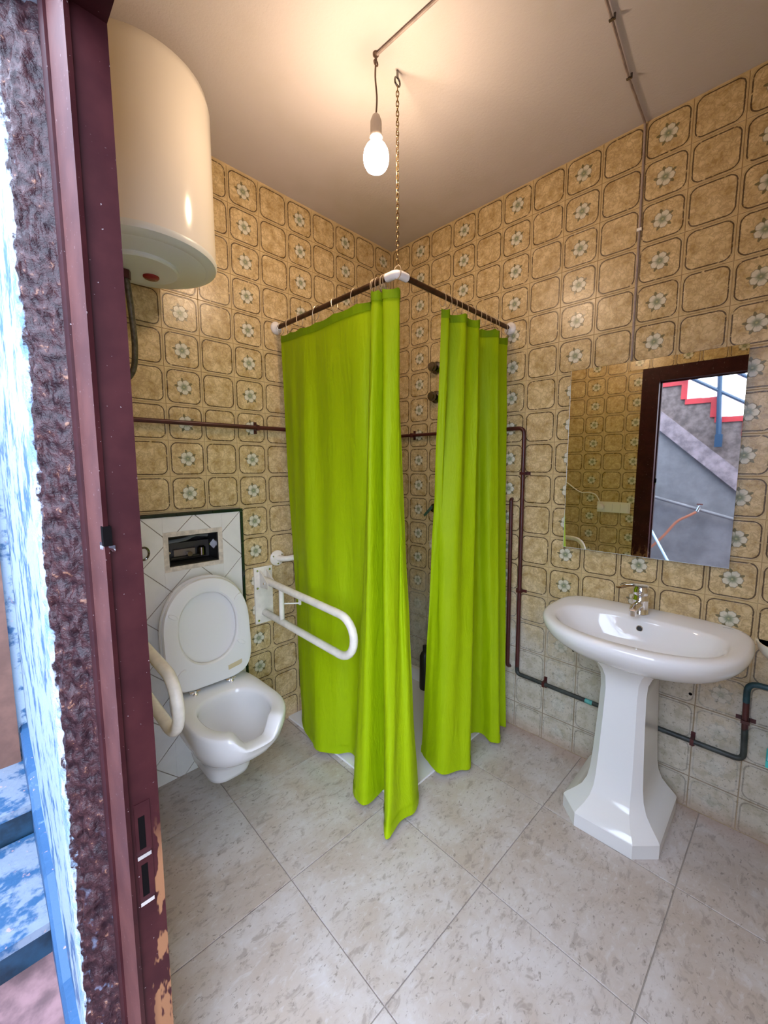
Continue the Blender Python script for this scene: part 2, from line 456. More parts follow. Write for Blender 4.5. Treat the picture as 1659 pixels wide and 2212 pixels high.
# left wall is laid from the corner outwards, so its local X points to the corner: mirror the column number
PX0, PX1, PTOP = -1.492, -1.048, 1.175                            # white tiled panel behind the toilet
def left_skip(a, b, l, h):
    if l > PTOP - .004: return (a, b, l, h)
    if -b >= PX1 - .004 or -a <= PX0 + .004: return (a, b, l, h)
    if h > PTOP + .005: return (a, b, PTOP + .002, h)
    if -a > PX1 + .012 and -b < PX1: return (a, -PX1 - .002, l, h)
    if -b < PX0 - .012 and -a > PX0: return (-PX0 + .002, b, l, h)
    return None
def lay_left():
    for c in range(12):
        ua = max(c*T - .004, 0.0); ub = min((c + 1)*T - .004, 1.75)
        for r in range(18):
            l = max(H - .004 - (r + 1)*T, 0.0); h = H - .004 - r*T
            pc = left_skip(ua, ub, l, h)
            if pc is None: continue
            a, b, lo, hi = pc
            if b - a < .012 or hi - lo < .012: continue
            cu = (c + .5)*T - .004; cz = H - .004 - (r + .5)*T
            me = tile_mesh(-(b - cu), -(a - cu), lo - cz, hi - cz, c % 2 == 0)
            o = link('wall_tile', me, wall_left)
            o.matrix_world = perp((-cu, 0, cz), (1, 0, 0), (0, 0, 1)) @ Matrix.Rotation(random.gauss(0, .0022), 4, 'X') @ Matrix.Rotation(random.gauss(0, .0022), 4, 'Y')
lay_left()
def door_skip(a, b, l, h):
    if -b >= OPN0: return (a, b, l, h)
    if -a <= OPN1: return (a, b, l, h)
    if l >= 2.10: return (a, b, l, h)
    if h > 2.11: return (a, b, 2.10, h)
    if -a > OPN0: return (a, -OPN0, l, h)
    if -b < OPN1: return (-OPN1, b, l, h)
    return None
def lay_door():
    for c in range(16):
        ua = c*T; ub = min((c + 1)*T, 2.35)
        for r in range(18):
            l = max(H - (r + 1)*T, 0.0); h = H - r*T
            pc = door_skip(ua, ub, l, h)
            if pc is None: continue
            a, b, lo, hi = pc
            if b - a < .012 or hi - lo < .012: continue
            cu = (c + .5)*T; cz = H - (r + .5)*T
            me = tile_mesh(-(b - cu), -(a - cu), lo - cz, hi - cz, c % 2 == 0)
            o = link('wall_tile', me, wall_door); o.matrix_world = perp((DW, -cu, cz), (0, 1, 0), (0, 0, 1))
lay_door()

# floor tiles: 445 mm squares, laid a hair off the walls
FA = math.radians(-1.3); ca, sa = math.cos(FA), math.sin(FA); FP = .447
for i in range(-4, 5):
    for j in range(-4, 5):
        g = .0016; ox, oy = -.853, -1.234
        q = [(i*FP + g, j*FP + g), ((i + 1)*FP - g, j*FP + g), ((i + 1)*FP - g, (j + 1)*FP - g), (i*FP + g, (j + 1)*FP - g)]
        q = [(ox + a*ca - b*sa, oy + a*sa + b*ca) for a, b in q]
        q = clip_rect(q, DW + .001, -.001, BACK + .001, -.001)
        if not q: continue
        cx = sum(a for a, _ in q)/len(q); cy = sum(b for _, b in q)/len(q)
        me = slab([(a - cx, b - cy) for a, b in q], -.012, 0.0, .0012).mesh('floor_tile', ['floor'], 0)
        o = link('floor_tile', me, floor); o.location = (cx, cy, 0)

# ------------------------------------------------------------------ door frame and outer wall
door = tag(link('door_1', None), kind='structure'); door.location = (DW, -1.05, 0)
jl = [(DW, OPN0), (DW, -1.1115), (-1.7955, -1.1115), (-1.796, -1.120), (-1.803, -1.123), (-1.803, -1.004), (-1.800, -1.002), (-1.800, OPN0)]
def paint_daylight(o):                                                # outward frame faces get the paler copy, daylight put into the colour
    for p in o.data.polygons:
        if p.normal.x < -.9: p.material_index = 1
paint_daylight(part('jamb', MB().prism(jl, 0, 2.1), ['frame_worn', 'frame_lit'], door, 0))
jr = [(x, -3.14 - y) for x, y in jl]
paint_daylight(part('jamb', MB().prism(jr[::-1], 0, 2.1), ['frame', 'frame_lit'], door, 0))
hd = [(DW, 2.10), (DW, 2.0), (-1.7955, 2.0), (-1.796, 1.9915), (-1.803, 1.989), (-1.803, 2.10)]
part('head_jamb', MB().loft([[(x, -1.1118, z) for x, z in hd], [(x, -3.14 + 1.1118, z) for x, z in hd]]), 'frame', door, 0)
part('frame_bead', MB().prism([(-1.800, -1.0), (-1.8065, -.999), (-1.8085, -.985), (-1.8075, -.965), (-1.803, -.95), (-1.79, -.95), (-1.79, -1.0)], 0, 2.1), 'frame', door, 30)
# strike plate let into the rebate, with two slots, and the bent keeper above
sp = part('strike_plate', MB().box((-1.789, -1.1128, .60), (-1.765, -1.110, .80)), 'frame', door, 0)
part('bolt_slot', MB().box((-1.784, -1.1132, .625), (-1.774, -1.112, .685)), 'hole', sp, 0)
part('bolt_slot', MB().box((-1.784, -1.1132, .715), (-1.774, -1.112, .775)), 'hole', sp, 0)
part('slot_lip', MB().box((-1.789, -1.117, .612), (-1.768, -1.112, .619)), 'chrome', sp, 0)
part('slot_lip', MB().box((-1.789, -1.117, .700), (-1.768, -1.112, .707)), 'chrome', sp, 0)
lk = MB().box((-1.8045, -1.126, 1.249), (-1.793, -1.112, 1.279))
part('latch_hole', lk, 'hole', door, 0)
part('latch_lip', MB().loft([[(-1.8065, -1.108, 1.243), (-1.790, -1.124, 1.238), (-1.790, -1.127, 1.243), (-1.807, -1.112, 1.250)], [(-1.8065, -1.108, 1.249), (-1.790, -1.124, 1.246), (-1.790, -1.127, 1.249), (-1.807, -1.112, 1.255)]]), 'chrome', door, 0)

wo = MB().box((OUT, -.80, -.12), (-1.8005, .60, 2.9)).box((OUT, OPN1 - .25, 2.1), (-1.8005, -.80, 2.9)).box((OUT, -3.6, -.12), (-1.8005, OPN1, 2.9))
wall_outer = struct('wall_outside', wo, 'outer_white')
# rough hand-painted render of the reveal, wrapped round the outer corner
prof = crom([(-1.803, -.951), (-1.815, -.945), (-1.830, -.937), (-1.845, -.927), (-1.854, -.916), (-1.8575, -.900), (-1.8575, -.860), (-1.857, -.80)], 6)
NR = 420; rv, rf = [], []
for k in range(NR + 1):
    z = -.10 + k/NR*2.2
    for i, p in enumerate(prof):
        t = i/(len(prof) - 1)
        a = mnoise.fractal(Vector((t*9, z*34, 1.7)), .8, 2.1, 5); b = mnoise.noise(Vector((t*5, z*7, 8.1)))
        amp = .0062*min(1, t*6)*min(1, (1 - t)*5)
        rv.append((p.x - (a*amp + b*amp*.7)*.8, p.y - (a*amp + b*amp*.7)*.9, z))
npf = len(prof)
for k in range(NR):
    for i in range(npf - 1):
        rf.append((k*npf + i, k*npf + i + 1, (k + 1)*npf + i + 1, (k + 1)*npf + i))
part('reveal_render', MB().add(rv, rf), 'reveal', wall_outer, 60)
part('reveal_core', MB().prism([(-1.8005, -.938), (-1.815, -.930), (-1.836, -.912), (-1.846, -.89), (-1.848, -.80), (-1.8005, -.80)], -.12, 2.9), 'outer_white', wall_outer, 0)

# courtyard: threshold, ground, shallow blue steps along the outer wall
struct('trim_1', MB().box((OUT, OPN1, -.12), (DW, OPN0 + .05, -.003)), 'pinkstone')
struct('floor_courtyard', MB().box((-7.0, -6.0, -.22), (OUT, .8, -.006)), 'pinkstone')
st = thing('stair_step', 'low blue painted step with worn pale tread against outer wall', 'step', (-2.4, -.3, 0))
part('tread', MB().box((-3.0, -.476, .075), (OUT - .0245, -.075, .10)), 'tread', st)
part('riser', MB().box((-3.0, -.464, -.006), (OUT - .0245, -.10, .075)), 'riser', st)
st = thing('stair_step', 'upper blue painted step in front of the pale courtyard door', 'step', (-2.4, .1, 0))
part('tread', MB().box((-3.0, -.075, .185), (OUT - .0245, .24, .21)), 'tread', st)
part('riser', MB().box((-3.0, -.063, -.006), (OUT - .0245, .24, .185)), 'riser', st)
pl = MB()
pr = []
for y, z in ((-.93, .03), (-.62, .03), (-.50, .09), (-.40, .17), (-.12, .20), (-.04, .29), (.26, .33)):
    pr.append([(OUT - .024, y, -.006), (OUT + .002, y, -.006), (OUT + .002, y, z + .014), (OUT - .017, y, z + .01), (OUT - .024, y, z)])
solo('painted_plinth', MB().loft(pr), 'outer_blue', 'blue painted plinth running up the steps at foot of outer wall', 'plinth', smooth=0)
ew = struct('wall_courtyard_end', MB().box((-3.6, .26, -.1), (OUT, .45, 3.0)), 'outer_white')
dd = tag(link('door_2', None), kind='structure'); dd.location = (-2.3, .25, .21)
part('door_jamb', MB().box((-1.952, .222, .21), (-1.885, .262, 2.25)), 'brownwood', dd, 0)
part('door_jamb', MB().box((-2.80, .222, .21), (-2.74, .262, 2.25)), 'brownwood', dd, 0)
part('door_head', MB().box((-2.80, .222, 2.25), (-1.885, .262, 2.32)), 'brownwood', dd, 0)
part('door_panel', MB().box((-2.74, .238, .215), (-1.953, .262, 2.25)), 'palepanel', dd, 0)

# stair across the courtyard (seen in the mirror)
CX = -3.3
sl = (1.34 - 2.009)/(-1.495 + .777)
def zs(y, z0): return z0 + (y + .777)*sl
y0, y1 = -.35, -2.6
ss = thing('outdoor_stair', 'masonry outdoor stair with red painted step edges above cement wall', 'stair', (CX, -1.2, 0))
part('side_wall', MB().loft([[(CX - .02, -.3, -.01), (CX - .02, -2.75, -.01), (CX - .02, -2.75, .02), (CX - .02, -.3, 2.30)], [(CX - .14, -.3, -.01), (CX - .14, -2.75, -.01), (CX - .14, -2.75, .02), (CX - .14, -.3, 2.30)]]), 'cement', ss, 0)
part('string', MB().loft([[(CX - .05, y0, zs(y0, 1.80)), (CX - .05, y1, zs(y1, 1.80)), (CX - .05, y1, zs(y1, 2.0)), (CX - .05, y0, zs(y0, 2.0))],
                          [(CX + .015, y0, zs(y0, 1.80)), (CX + .015, y1, zs(y1, 1.80)), (CX + .015, y1, zs(y1, 2.0)), (CX + .015, y0, zs(y0, 2.0))]]), 'string', ss, 0)
k = 0; yy = -.53
while yy > -2.4:
    ya, yb = yy, yy - .25; zt = 2.43 - (k)*.2 - 0.0
    mb = MB().loft([[(CX - .02, ya, zs(ya, 2.0) - .02), (CX - .02, yb, zs(yb, 2.0) - .02), (CX - .02, yb, zt), (CX - .02, ya, zt)],
                    [(CX - .9, ya, zs(ya, 2.0) - .02), (CX - .9, yb, zs(yb, 2.0) - .02), (CX - .9, yb, zt), (CX - .9, ya, zt)]])
    s_ = part('step', mb, 'masonry', ss, 0)
    part('red_tread_edge', MB().box((CX - .92, ya + .002, zt - .03), (CX - .005, yb - .012, zt + .022)), 'redpaint', s_, 0)
    part('red_riser_edge', MB().box((CX - .92, yb - .012, zt - .175), (CX - .005, yb + .04, zt - .03)), 'redpaint', s_, 0)
    yy -= .25; k += 1
rl = thing('stair_railing', 'blue steel railing with thin sloping bars on the outdoor stair', 'railing', (CX, -1.3, 1.6))
part('post', MB().tube([(CX + .03, -1.327, 1.58), (CX + .03, -1.28, 2.60)], .022, 8), 'bluepaint', rl)
part('post_foot', MB().box((CX + .005, -1.355, 1.56), (CX + .055, -1.298, 1.68)), 'bluepaint', rl, 0)
part('post', MB().tube([(CX + .03, -2.1, .85), (CX + .03, -2.08, 1.9)], .022, 8), 'bluepaint', rl)
part('rail', MB().tube([(CX + .03, -.5, 2.63), (CX + .03, -2.15, 1.53)], .018, 8), 'bluepaint', rl)
part('rail', MB().tube([(CX + .03, -.6, 2.83), (CX + .03, -2.12, 1.76)], .018, 8), 'bluepaint', rl)
pp_ = thing('sloping_pipe', 'grey pipe sloping along the cement wall below the stair', 'pipe', (CX, -1.2, .94))
part('pipe_tube', MB().tube([(CX + .034, -.3, 1.19), (CX + .034, -2.5, .585)], .016, 8), 'cement', pp_)
for q in (-.6, -1.5, -2.2):
    z_ = 1.19 + (q + .3)*.275; part('pipe_bracket', MB().box((CX - .019, q - .012, z_ - .02), (CX + .03, q + .012, z_ + .006)), 'cement', pp_, 0)
tp = thing('garden_tap', 'small outdoor tap on the cement wall beside the sloping pipe', 'tap', (CX, -1.228, .96))
part('tap_body', MB().tube([(CX, -1.228, .965), (CX + .06, -1.225, .965), (CX + .075, -1.21, .92)], .013, 8), 'chrome', tp)
part('tap_handle', MB().box((CX + .035, -1.25, .985), (CX + .05, -1.20, .997)), 'chrome', tp, 0)
part('tap_stem', MB().tube([(CX + .042, -1.225, .96), (CX + .042, -1.225, .99)], .006, 8), 'chrome', tp)
solo('garden_hose', MB().tube(crom([(CX + .075, -1.205, .915), (CX + .08, -1.155, .878), (CX + .08, -1.05, .80), (CX + .09, -.955, .655), (CX + .1, -.86, .53), (CX + .12, -.74, .40), (CX + .16, -.62, .22), (CX + .25, -.5, .012)], 6), .012, 8), 'orangehose', 'orange brown hose drooping from the outdoor tap', 'hose')
solo('broom_handle', MB().tube([(CX - .005, -.69, .91), (CX + .55, -1.33, .0)], .012, 8), 'paleblue', 'pale blue stick leaning against the cement wall', 'stick')
bk = thing('plastic_bucket', 'white plastic bucket on the courtyard floor by the leaning stick', 'bucket', (CX + .3, -.86, 0))
part('bucket_body', MB().lathe([(.001, 0), (.10, 0), (.135, .26), (.142, .262), (.142, .275), (.128, .27), (.095, .012), (.001, .012)], (CX + .3, -.86, -.004), n=24), 'white_plastic', bk)
solo('green_box', MB().box((CX - .019, -.80, 1.10), (CX + .015, -.70, 1.19)), 'greenplastic', 'small green plastic box on the cement wall', 'box', smooth=0)

# ------------------------------------------------------------------ white tiled panel behind the toilet
PY = -.03
panel = thing('cistern_box', 'white diagonal tiled cistern panel edged in dark green behind toilet', 'panel', (-1.27, 0, 0))
core = MB()
for a, b, c, d in ((PX0, OX0, .0, PTOP), (OX1, PX1, .0, PTOP), (OX0, OX1, 0, OZ0), (OX0, OX1, OZ1, PTOP)):
    core.box((a, -.0005, c), (b, PY + .004, d))
part('panel_core', core, 'white_grout', panel, 0)
fr = .020; TD = .152; hh = TD*math.sqrt(2)/2
regs = ((PX0 + .013, OX0 - fr, 0.0, PTOP - .013), (OX1 + fr, PX1 - .013, 0.0, PTOP - .013), (OX0 - fr, OX1 + fr, 0.0, OZ0 - fr), (OX0 - fr, OX1 + fr, OZ1 + fr, PTOP - .013))
for i in range(-8, 9):
    for j in range(-12, 4):
        if (i + j) % 2: continue
        cx = -1.282 + .012 + i*hh; cz = 1.167 + hh + j*hh; g = .0022
        dm = [(cx, cz - hh + g), (cx + hh - g, cz), (cx, cz + hh - g), (cx - hh + g, cz)]
        for rg in regs:
            q = clip_rect(dm, *rg)
            if not q: continue
            me = slab(q, 0, .0045, .001)
            me.v = [(x, PY + .0035 - z, y) for x, y, z in me.v]
            part('white_tile', me, 'white_tile', panel, 0)
for k in range(3):                                               # dark pencil trim, top then side
    a = PX0 + k*.152; b = min(a + .150, PX1)
    part('edge_tile', MB().box((a, 0, PTOP - .0125), (b, PY - .004, PTOP)), 'dark_trim', panel, 0)
zt = PTOP - .014
while zt > .02:
    zb = max(zt - .150, .0)
    part('edge_tile', MB().box((PX1 - .0115, 0, zb), (PX1, PY - .004, zt)), 'dark_trim', panel, 0); 
    part('edge_tile', MB().box((PX0, 0, zb), (PX0 + .0115, PY - .004, zt)), 'dark_trim', panel, 0); zt -= .152
mf = MB()
for a, b, c, d in ((OX0 - fr, OX0, OZ0 - fr, OZ1 + fr), (OX1, OX1 + fr, OZ0 - fr, OZ1 + fr), (OX0, OX1, OZ0 - fr, OZ0), (OX0, OX1, OZ1, OZ1 + fr)):
    mf.box((a, 0, c), (b, PY - .001, d))
part('mortar_frame', mf, 'mortar', panel, 0)
ff = MB()
for a, b, c, d in ((OX0, OX0 + .004, OZ0, OZ1), (OX1 - .004, OX1, OZ0, OZ1), (OX0, OX1, OZ0, OZ0 + .004), (OX0, OX1, OZ1 - .004, OZ1)):
    ff.box((a, .128, c), (b, PY + .006, d))
ff.box((OX0, .12, OZ0), (OX1, .128, OZ1))
part('opening_lining', ff, 'black', panel, 0)
yv = .045
fm = part('cistern_tank', MB().box((OX0 + .006, yv + .02, OZ0 + .006), (OX1 - .006, .098, OZ1 - .045)), flat('dark_grey_tank', (.05, .045, .04), .4), panel, 0, 'dark cistern valve inside the open recess')
part('valve_plate', MB().box((-1.335, yv - .002, .975), (-1.245, yv + .02, 1.005)), flat('taupe_metal', (.24, .19, .16), .35, .5), fm, 0)
part('valve_pipe', MB().tube([(-1.352, yv - .01, .968), (-1.20, yv - .01, .972)], .007, 8), 'black', fm)
part('valve_arm', MB().tube(fillet([(-1.37, yv - .01, 1.045), (-1.29, yv - .015, 1.05), (-1.25, yv - .01, 1.068), (-1.19, yv - .01, 1.06)], .02), .009, 8), flat('grey_rubber', (.13, .14, .14), .3), fm)
part('valve_knob', MB().lathe([(.001, 0), (.018, 0), (.018, .035), (.010, .042), (.001, .042)], (-1.218, yv - .005, .97)), 'darkchrome', fm)
part('valve_knob', MB().lathe([(.001, 0), (.011, 0), (.011, .02), (.001, .02)], (-1.277, yv - .01, .985), (0, -1, 0)), 'darkchrome', fm)
part('fixing_bracket', MB().loft([[(OX0 + .004, yv - .03, .985), (OX0 + .022, yv - .03, 1.0), (OX0 + .004, yv - .03, 1.022)], [(OX0 + .004, yv - .025, .985), (OX0 + .022, yv - .025, 1.0), (OX0 + .004, yv - .025, 1.022)]]), 'chrome', fm, 0)
part('fixing_bracket', MB().loft([[(OX1 - .004, yv - .03, .995), (OX1 - .024, yv - .03, 1.018), (OX1 - .004, yv - .03, 1.04)], [(OX1 - .004, yv - .025, .995), (OX1 - .024, yv - .025, 1.018), (OX1 - .004, yv - .025, 1.04)]]), 'chrome', fm, 0)
rg = thing('roll_hook', 'small dark metal loop on the white tiled panel above toilet', 'hook', (-1.47, PY, 1.025))
part('loop', MB().tube([(-1.478 + .020*math.cos(a), PY - .02 - .006*math.sin(a), 1.025 + .026*math.sin(a)) for a in [2*math.pi*i/18 for i in range(18)]], .0045, 8, closed=True), 'darkchrome', rg)
part('loop_stem', MB().tube([(-1.498, PY + .002, 1.03), (-1.498, PY - .024, 1.03)], .005, 8), 'darkchrome', rg)

# ------------------------------------------------------------------ toilet
TX = -1.268
def tout(z, hw, yf, yb, ym, nf=2.25, nb=4.5, N=72, notch=0.0, xc=TX, tilt=0.0):
    o = []
    for i in range(N):
        t = 2*math.pi*i/N; c, s = math.cos(t), math.sin(t); n = nf if c > 0 else nb
        L = (ym - yf) if c > 0 else (yb - ym)
        x = xc + hw*math.copysign(abs(s)**(2/n), s); y = ym - math.copysign(L*abs(c)**(2/n), c)
        zz = z
        if c > 0:
            k = (abs(s) - .20)/.36; k = min(1, max(0, k)); k = k*k*(3 - 2*k); zz -= notch*(1 - k)
        o.append((x, y, zz))
    return o
toilet = thing('toilet', 'white wall hung open front toilet with seat and lid raised', 'toilet', (TX, -.3, .09))
RZ = .418; YB = PY - .0045
bw = MB()
rings = [tout(.090, .060, -.29, YB, -.2, 3.2), tout(.092, .076, -.315, YB, -.21, 3.2), tout(.100, .085, -.327, YB, -.22, 3.2), tout(.12, .090, -.337, YB, -.23, 3.0), tout(.16, .097, -.352, YB, -.25, 2.8), tout(.205, .110, -.39, YB, -.28, 2.5),
         tout(.245, .135, -.462, YB, -.31), tout(.285, .158, -.51, YB, -.335), tout(.33, .173, -.543, YB, -.35, notch=.006), tout(.375, .180, -.56, YB, -.355, notch=.022), tout(.403, .181, -.563, YB, -.355, notch=.048),
         tout(RZ - .004, .1795, -.561, YB, -.355, notch=.055), tout(RZ, .175, -.555, YB, -.355, notch=.056), tout(RZ + .001, .160, -.538, YB - .05, -.35, notch=.056),
         tout(RZ, .137, -.512, -.205, -.35, notch=.056, nb=2.6), tout(RZ - .006, .1305, -.503, -.212, -.35, notch=.057, nb=2.6), tout(RZ - .02, .1275, -.50, -.216, -.35, notch=.048, nb=2.5),
         tout(RZ - .055, .130, -.502, -.212, -.35, notch=.020, nb=2.5), tout(RZ - .10, .122, -.482, -.22, -.35, nb=2.4), tout(RZ - .150, .096, -.440, -.235, -.34, nb=2.2), tout(RZ - .185, .066, -.400, -.245, -.33, nb=2.1), tout(RZ - .215, .040, -.352, -.255, -.30, nb=2), tout(RZ - .24, .028, -.325, -.265, -.295, nb=2)]
bw.loft(rings, True, True)
bowl = part('bowl', bw, 'porcelain', toilet, 50)
part('water', MB().loft([tout(RZ - .203, .050, -.372, -.25, -.31, nb=2), tout(RZ - .206, .040, -.36, -.255, -.31, nb=2)], True, True), flat('bowl_water', (.55, .57, .56), .03), bowl, 60)
part('nozzle', MB().lathe([(.001, 0), (.009, 0), (.009, .012), (.004, .016), (.001, .016)], (TX - .045, -.36, RZ - .183)), 'cream', bowl)
# raised ring and lid, hinged at the back and leaning on the panel
lean = math.radians(7); HY, HZ = -.150, RZ + .012
def up(x, l, d):                                                 # l along the raised board, d towards the room
    return (x, HY + l*math.sin(lean) - d*math.cos(lean), HZ + l*math.cos(lean) + d*math.sin(lean))
def board(hw, l0, l1, lm, d, N=64, n0=3.2, n1=2.15):
    o = []
    for i in range(N):
        t = 2*math.pi*i/N; c, s = math.cos(t), math.sin(t); n = n1 if c > 0 else n0
        L = (l1 - lm) if c > 0 else (lm - l0)
        o.append(up(TX + hw*math.copysign(abs(s)**(2/n), s), lm + math.copysign(L*abs(c)**(2/n), c), d))
    return o
N0 = dict(n0=4.6)
sr = MB(); sr.loft([board(.182, .012, .466, .25, 0, **N0), board(.185, .010, .469, .25, .008, **N0), board(.180, .014, .464, .25, .018, **N0), board(.165, .03, .448, .25, .0225, **N0), board(.128, .100, .412, .255, .0205, n0=2.2), board(.122, .106, .405, .255, .014, n0=2.2), board(.122, .106, .405, .255, 0, n0=2.2)], False, False)
k = len(sr.v); nn = 64
sr.f += [tuple((j, 6*nn + j, 6*nn + (j + 1) % nn, (j + 1) % nn)) for j in range(nn)]; sr.mi += [0]*nn
ring = part('seat_ring', sr, 'seat', toilet, 40)
for sx, l in ((-.140, .335), (.135, .36), (-.128, .10), (.132, .155)):
    m = MB(); q = []
    for d in (.021, .0245, .026):
        w_ = .9 if d > .025 else 1.0
        an = math.radians(-35 if sx < 0 else 35) * (1 if l > .25 else -1)
        rr_ = []
        for i in range(14):
            t = 2*math.pi*i/14; a = .021*w_*math.cos(t); b = .0085*w_*math.sin(t)
            rr_.append(up(TX + sx + a*math.cos(an) - b*math.sin(an), l + a*math.sin(an) + b*math.cos(an), d))
        q.append(rr_)
    m.loft(q); part('bumper', m, 'seat', ring, 50)
m = MB(); m.loft([[up(TX + .095 + a, .062 + b, d) for a, b in ((-.032, -.013), (.032, -.003), (.032, .017), (-.032, .007))] for d in (.021, .0222)]); part('sticker', m, 'tag', ring, 0, 'small yellowed sticker')
ld = MB(); ld.loft([board(.180, .012, .470, .25, -.024, **N0), board(.188, .006, .476, .25, -.018, **N0), board(.190, .004, .478, .25, -.008, **N0), board(.186, .008, .474, .25, -.002, **N0), board(.17, .02, .46, .25, -.004, **N0)])
part('lid', ld, 'seat', toilet, 40)
for sx in (-.078, .078):
    h = MB().tube([up(TX + sx - .022, .0, -.004), up(TX + sx + .022, .0, -.004)], .009, 10).lathe([(.012, 0), (.012, .006), (.007, .01), (.006, .02)], (TX + sx, HY - .004, RZ + .0)); part('hinge', h, 'chrome', toilet)

# ------------------------------------------------------------------ fold-down grab rails beside the toilet
def fold_rail(px0, px1, z0, z1, zt, zb, yend, label, hook, droop):
    xm = (px0 + px1)/2
    t = thing('fold_down_rail', label, 'grab rail', (xm, 0, z0), 'fold down rails either side of the toilet')
    part('wall_plate', MB().box((px0, -.0005, z0), (px1, -.010, z1)), 'rail_white', t, 0)
    for a, b in ((px0 + .015, z1 - .018), (px1 - .015, z1 - .018), (px0 + .013, z1 - .105), (px0 + .015, z0 + .018)):
        part('screw', MB().lathe([(.0065, 0), (.0055, .004), (.001, .005)], (a, -.0098, b), (0, -1, 0), 12), 'chrome', t)
    rr = (zt - zb)/2
    path = [(xm, -.012, zt + .004)] + [(xm, yend + rr, zt - droop)]
    for i in range(1, 12):
        a = math.pi/2 - math.pi*i/12; path.append((xm, yend + rr - rr*math.cos(a), (zt + zb)/2 - droop + rr*math.sin(a)))
    path += [(xm, yend + rr, zb - droop), (xm, -.012, zb + .004)]
    part('rail_tube', MB().tube(path, .0168, 14), 'rail_white', t)
    part('strut', MB().tube([(xm, -.175, zt - droop*.25), (xm, -.175, zb - droop*.25)], .0125, 12), 'rail_white', t)
    for sx in (-.019, .019):
        part('pivot_cheek', MB().loft([[(xm + sx - .0025, -.009, zt + .055), (xm + sx - .0025, -.085, zt + .002), (xm + sx - .0025, -.085, zt - .028), (xm + sx - .0025, -.009, zt - .03)],
                                       [(xm + sx + .0025, -.009, zt + .055), (xm + sx + .0025, -.085, zt + .002), (xm + sx + .0025, -.085, zt - .028), (xm + sx + .0025, -.009, zt - .03)]]), 'rail_white', t, 0)
    part('pivot_pin', MB().tube([(xm - .026, -.055, zt - .005), (xm + .026, -.055, zt - .005)], .006, 8), 'chrome', t)
    if hook:
        part('roll_arm', MB().tube([(xm + .012, -.175, zb + .085), (xm + .085, -.20, zb + .075)], .004, 8), 'white_plastic', t)
        part('roll_stop', MB().box((xm + .081, -.206, zb + .068), (xm + .090, -.194, zb + .098)), 'white_plastic', t, 0)
fold_rail(-.988, -.890, .582, .872, .802, .632, -.700, 'ivory fold down grab rail between toilet and green curtain', True, .020)
fold_rail(-1.632, -1.534, .560, .850, .800, .625, -.700, 'ivory fold down grab rail between toilet and door wall', False, .020)

# ------------------------------------------------------------------ water heater and its hose
heater = thing('water_heater', 'white cylindrical wall hung water heater with red indicator underneath', 'water heater', (-1.465, -.25, 2.05))
BC = (-1.462, -.25, 0)
part('casing', MB().lathe([(.14, 2.625), (.185, 2.618), (.212, 2.595), (.220, 2.56), (.220, 2.082), (.2195, 2.08)], BC, n=64, cap0=True, cap1=False), 'enamel', heater, 50)
bt = part('bottom_cap', MB().lathe([(.2195, 2.081), (.2225, 2.080), (.2235, 2.072), (.219, 2.062), (.205, 2.055), (.19, 2.052), (.186, 2.0525), (.182, 2.050), (.001, 2.046)], BC, n=64, cap0=False), 'cap_grey', heater, 35)
cv = MB().lathe([(.115, 2.050), (.115, 2.039), (.110, 2.035), (.001, 2.034)], (BC[0] - .01, BC[1] + .02, 0), n=40, cap0=False)
part('service_cover', cv, 'cap_grey', bt, 35)
part('indicator', MB().lathe([(.026, 2.036), (.026, 2.031), (.022, 2.027), (.001, 2.025)], (-1.436, -.205, 0), n=24), 'red', heater, 40)
for sx in (-.11, .06):
    part('wall_bracket', MB().box((BC[0] + sx - .02, -.001, 2.30), (BC[0] + sx + .02, -.05, 2.36)), 'enamel', heater, 0)
    part('wall_bracket', MB().box((BC[0] + sx - .02, -.001, 2.50), (BC[0] + sx + .02, -.05, 2.56)), 'enamel', heater, 0)
hs = thing('flexible_hose', 'grey braided hose curving down from the water heater', 'hose', (-1.5, -.12, 1.8))
part('hose_tube', MB().tube(crom([(-1.515, -.20, 2.031), (-1.508, -.195, 1.98), (-1.497, -.18, 1.88), (-1.487, -.15, 1.79), (-1.49, -.11, 1.715), (-1.53, -.06, 1.665), (-1.585, -.035, 1.64), (-1.63, -.035, 1.63)], 6), .010, 10), 'hose', hs)
part('hose_nut', MB().lathe([(.017, 2.005), (.017, 2.032)], (-1.515, -.20, 0), n=6), 'maroon_pipe', hs, 0)

# ------------------------------------------------------------------ water pipes on the walls
PR = .0098; PO = -.024
wp = thing('water_pipe', 'maroon painted water pipe running round both tiled walls to basin', 'pipe', (-.03, -.5, 1.557))
part('pipe_run', MB().tube(fillet([(-1.748, PO, 1.552), (PO, PO, 1.560), (PO, -.918, 1.556), (PO, -.926, .34)], .03), PR, 10), 'maroon_pipe', wp)
part('lower_run', MB().tube(fillet([(PO, -.926, .345), (PO, -.927, .305), (PO, -1.30, .298), (PO, -1.812, .297), (PO, -1.8075, .42)], .03), PR, 10), 'green_pipe', wp)
part('pipe_run', MB().tube([(PO, -1.8075, .415), (PO, -1.8045, .53)], PR, 10), 'maroon_pipe', wp)
part('upper_run', MB().tube(fillet([(PO, -1.8045, .52), (PO, -1.803, .596), (PO, -2.2, .60)], .035), PR + .0003, 10), flat('dark_teal_pipe', (.012, .055, .070), .45, var=.4, vsc=20), wp)
part('verdigris_band', MB().tube([(PO, -1.262, .2985), (PO, -1.293, .298)], PR + .001, 10), 'verdigris', wp)
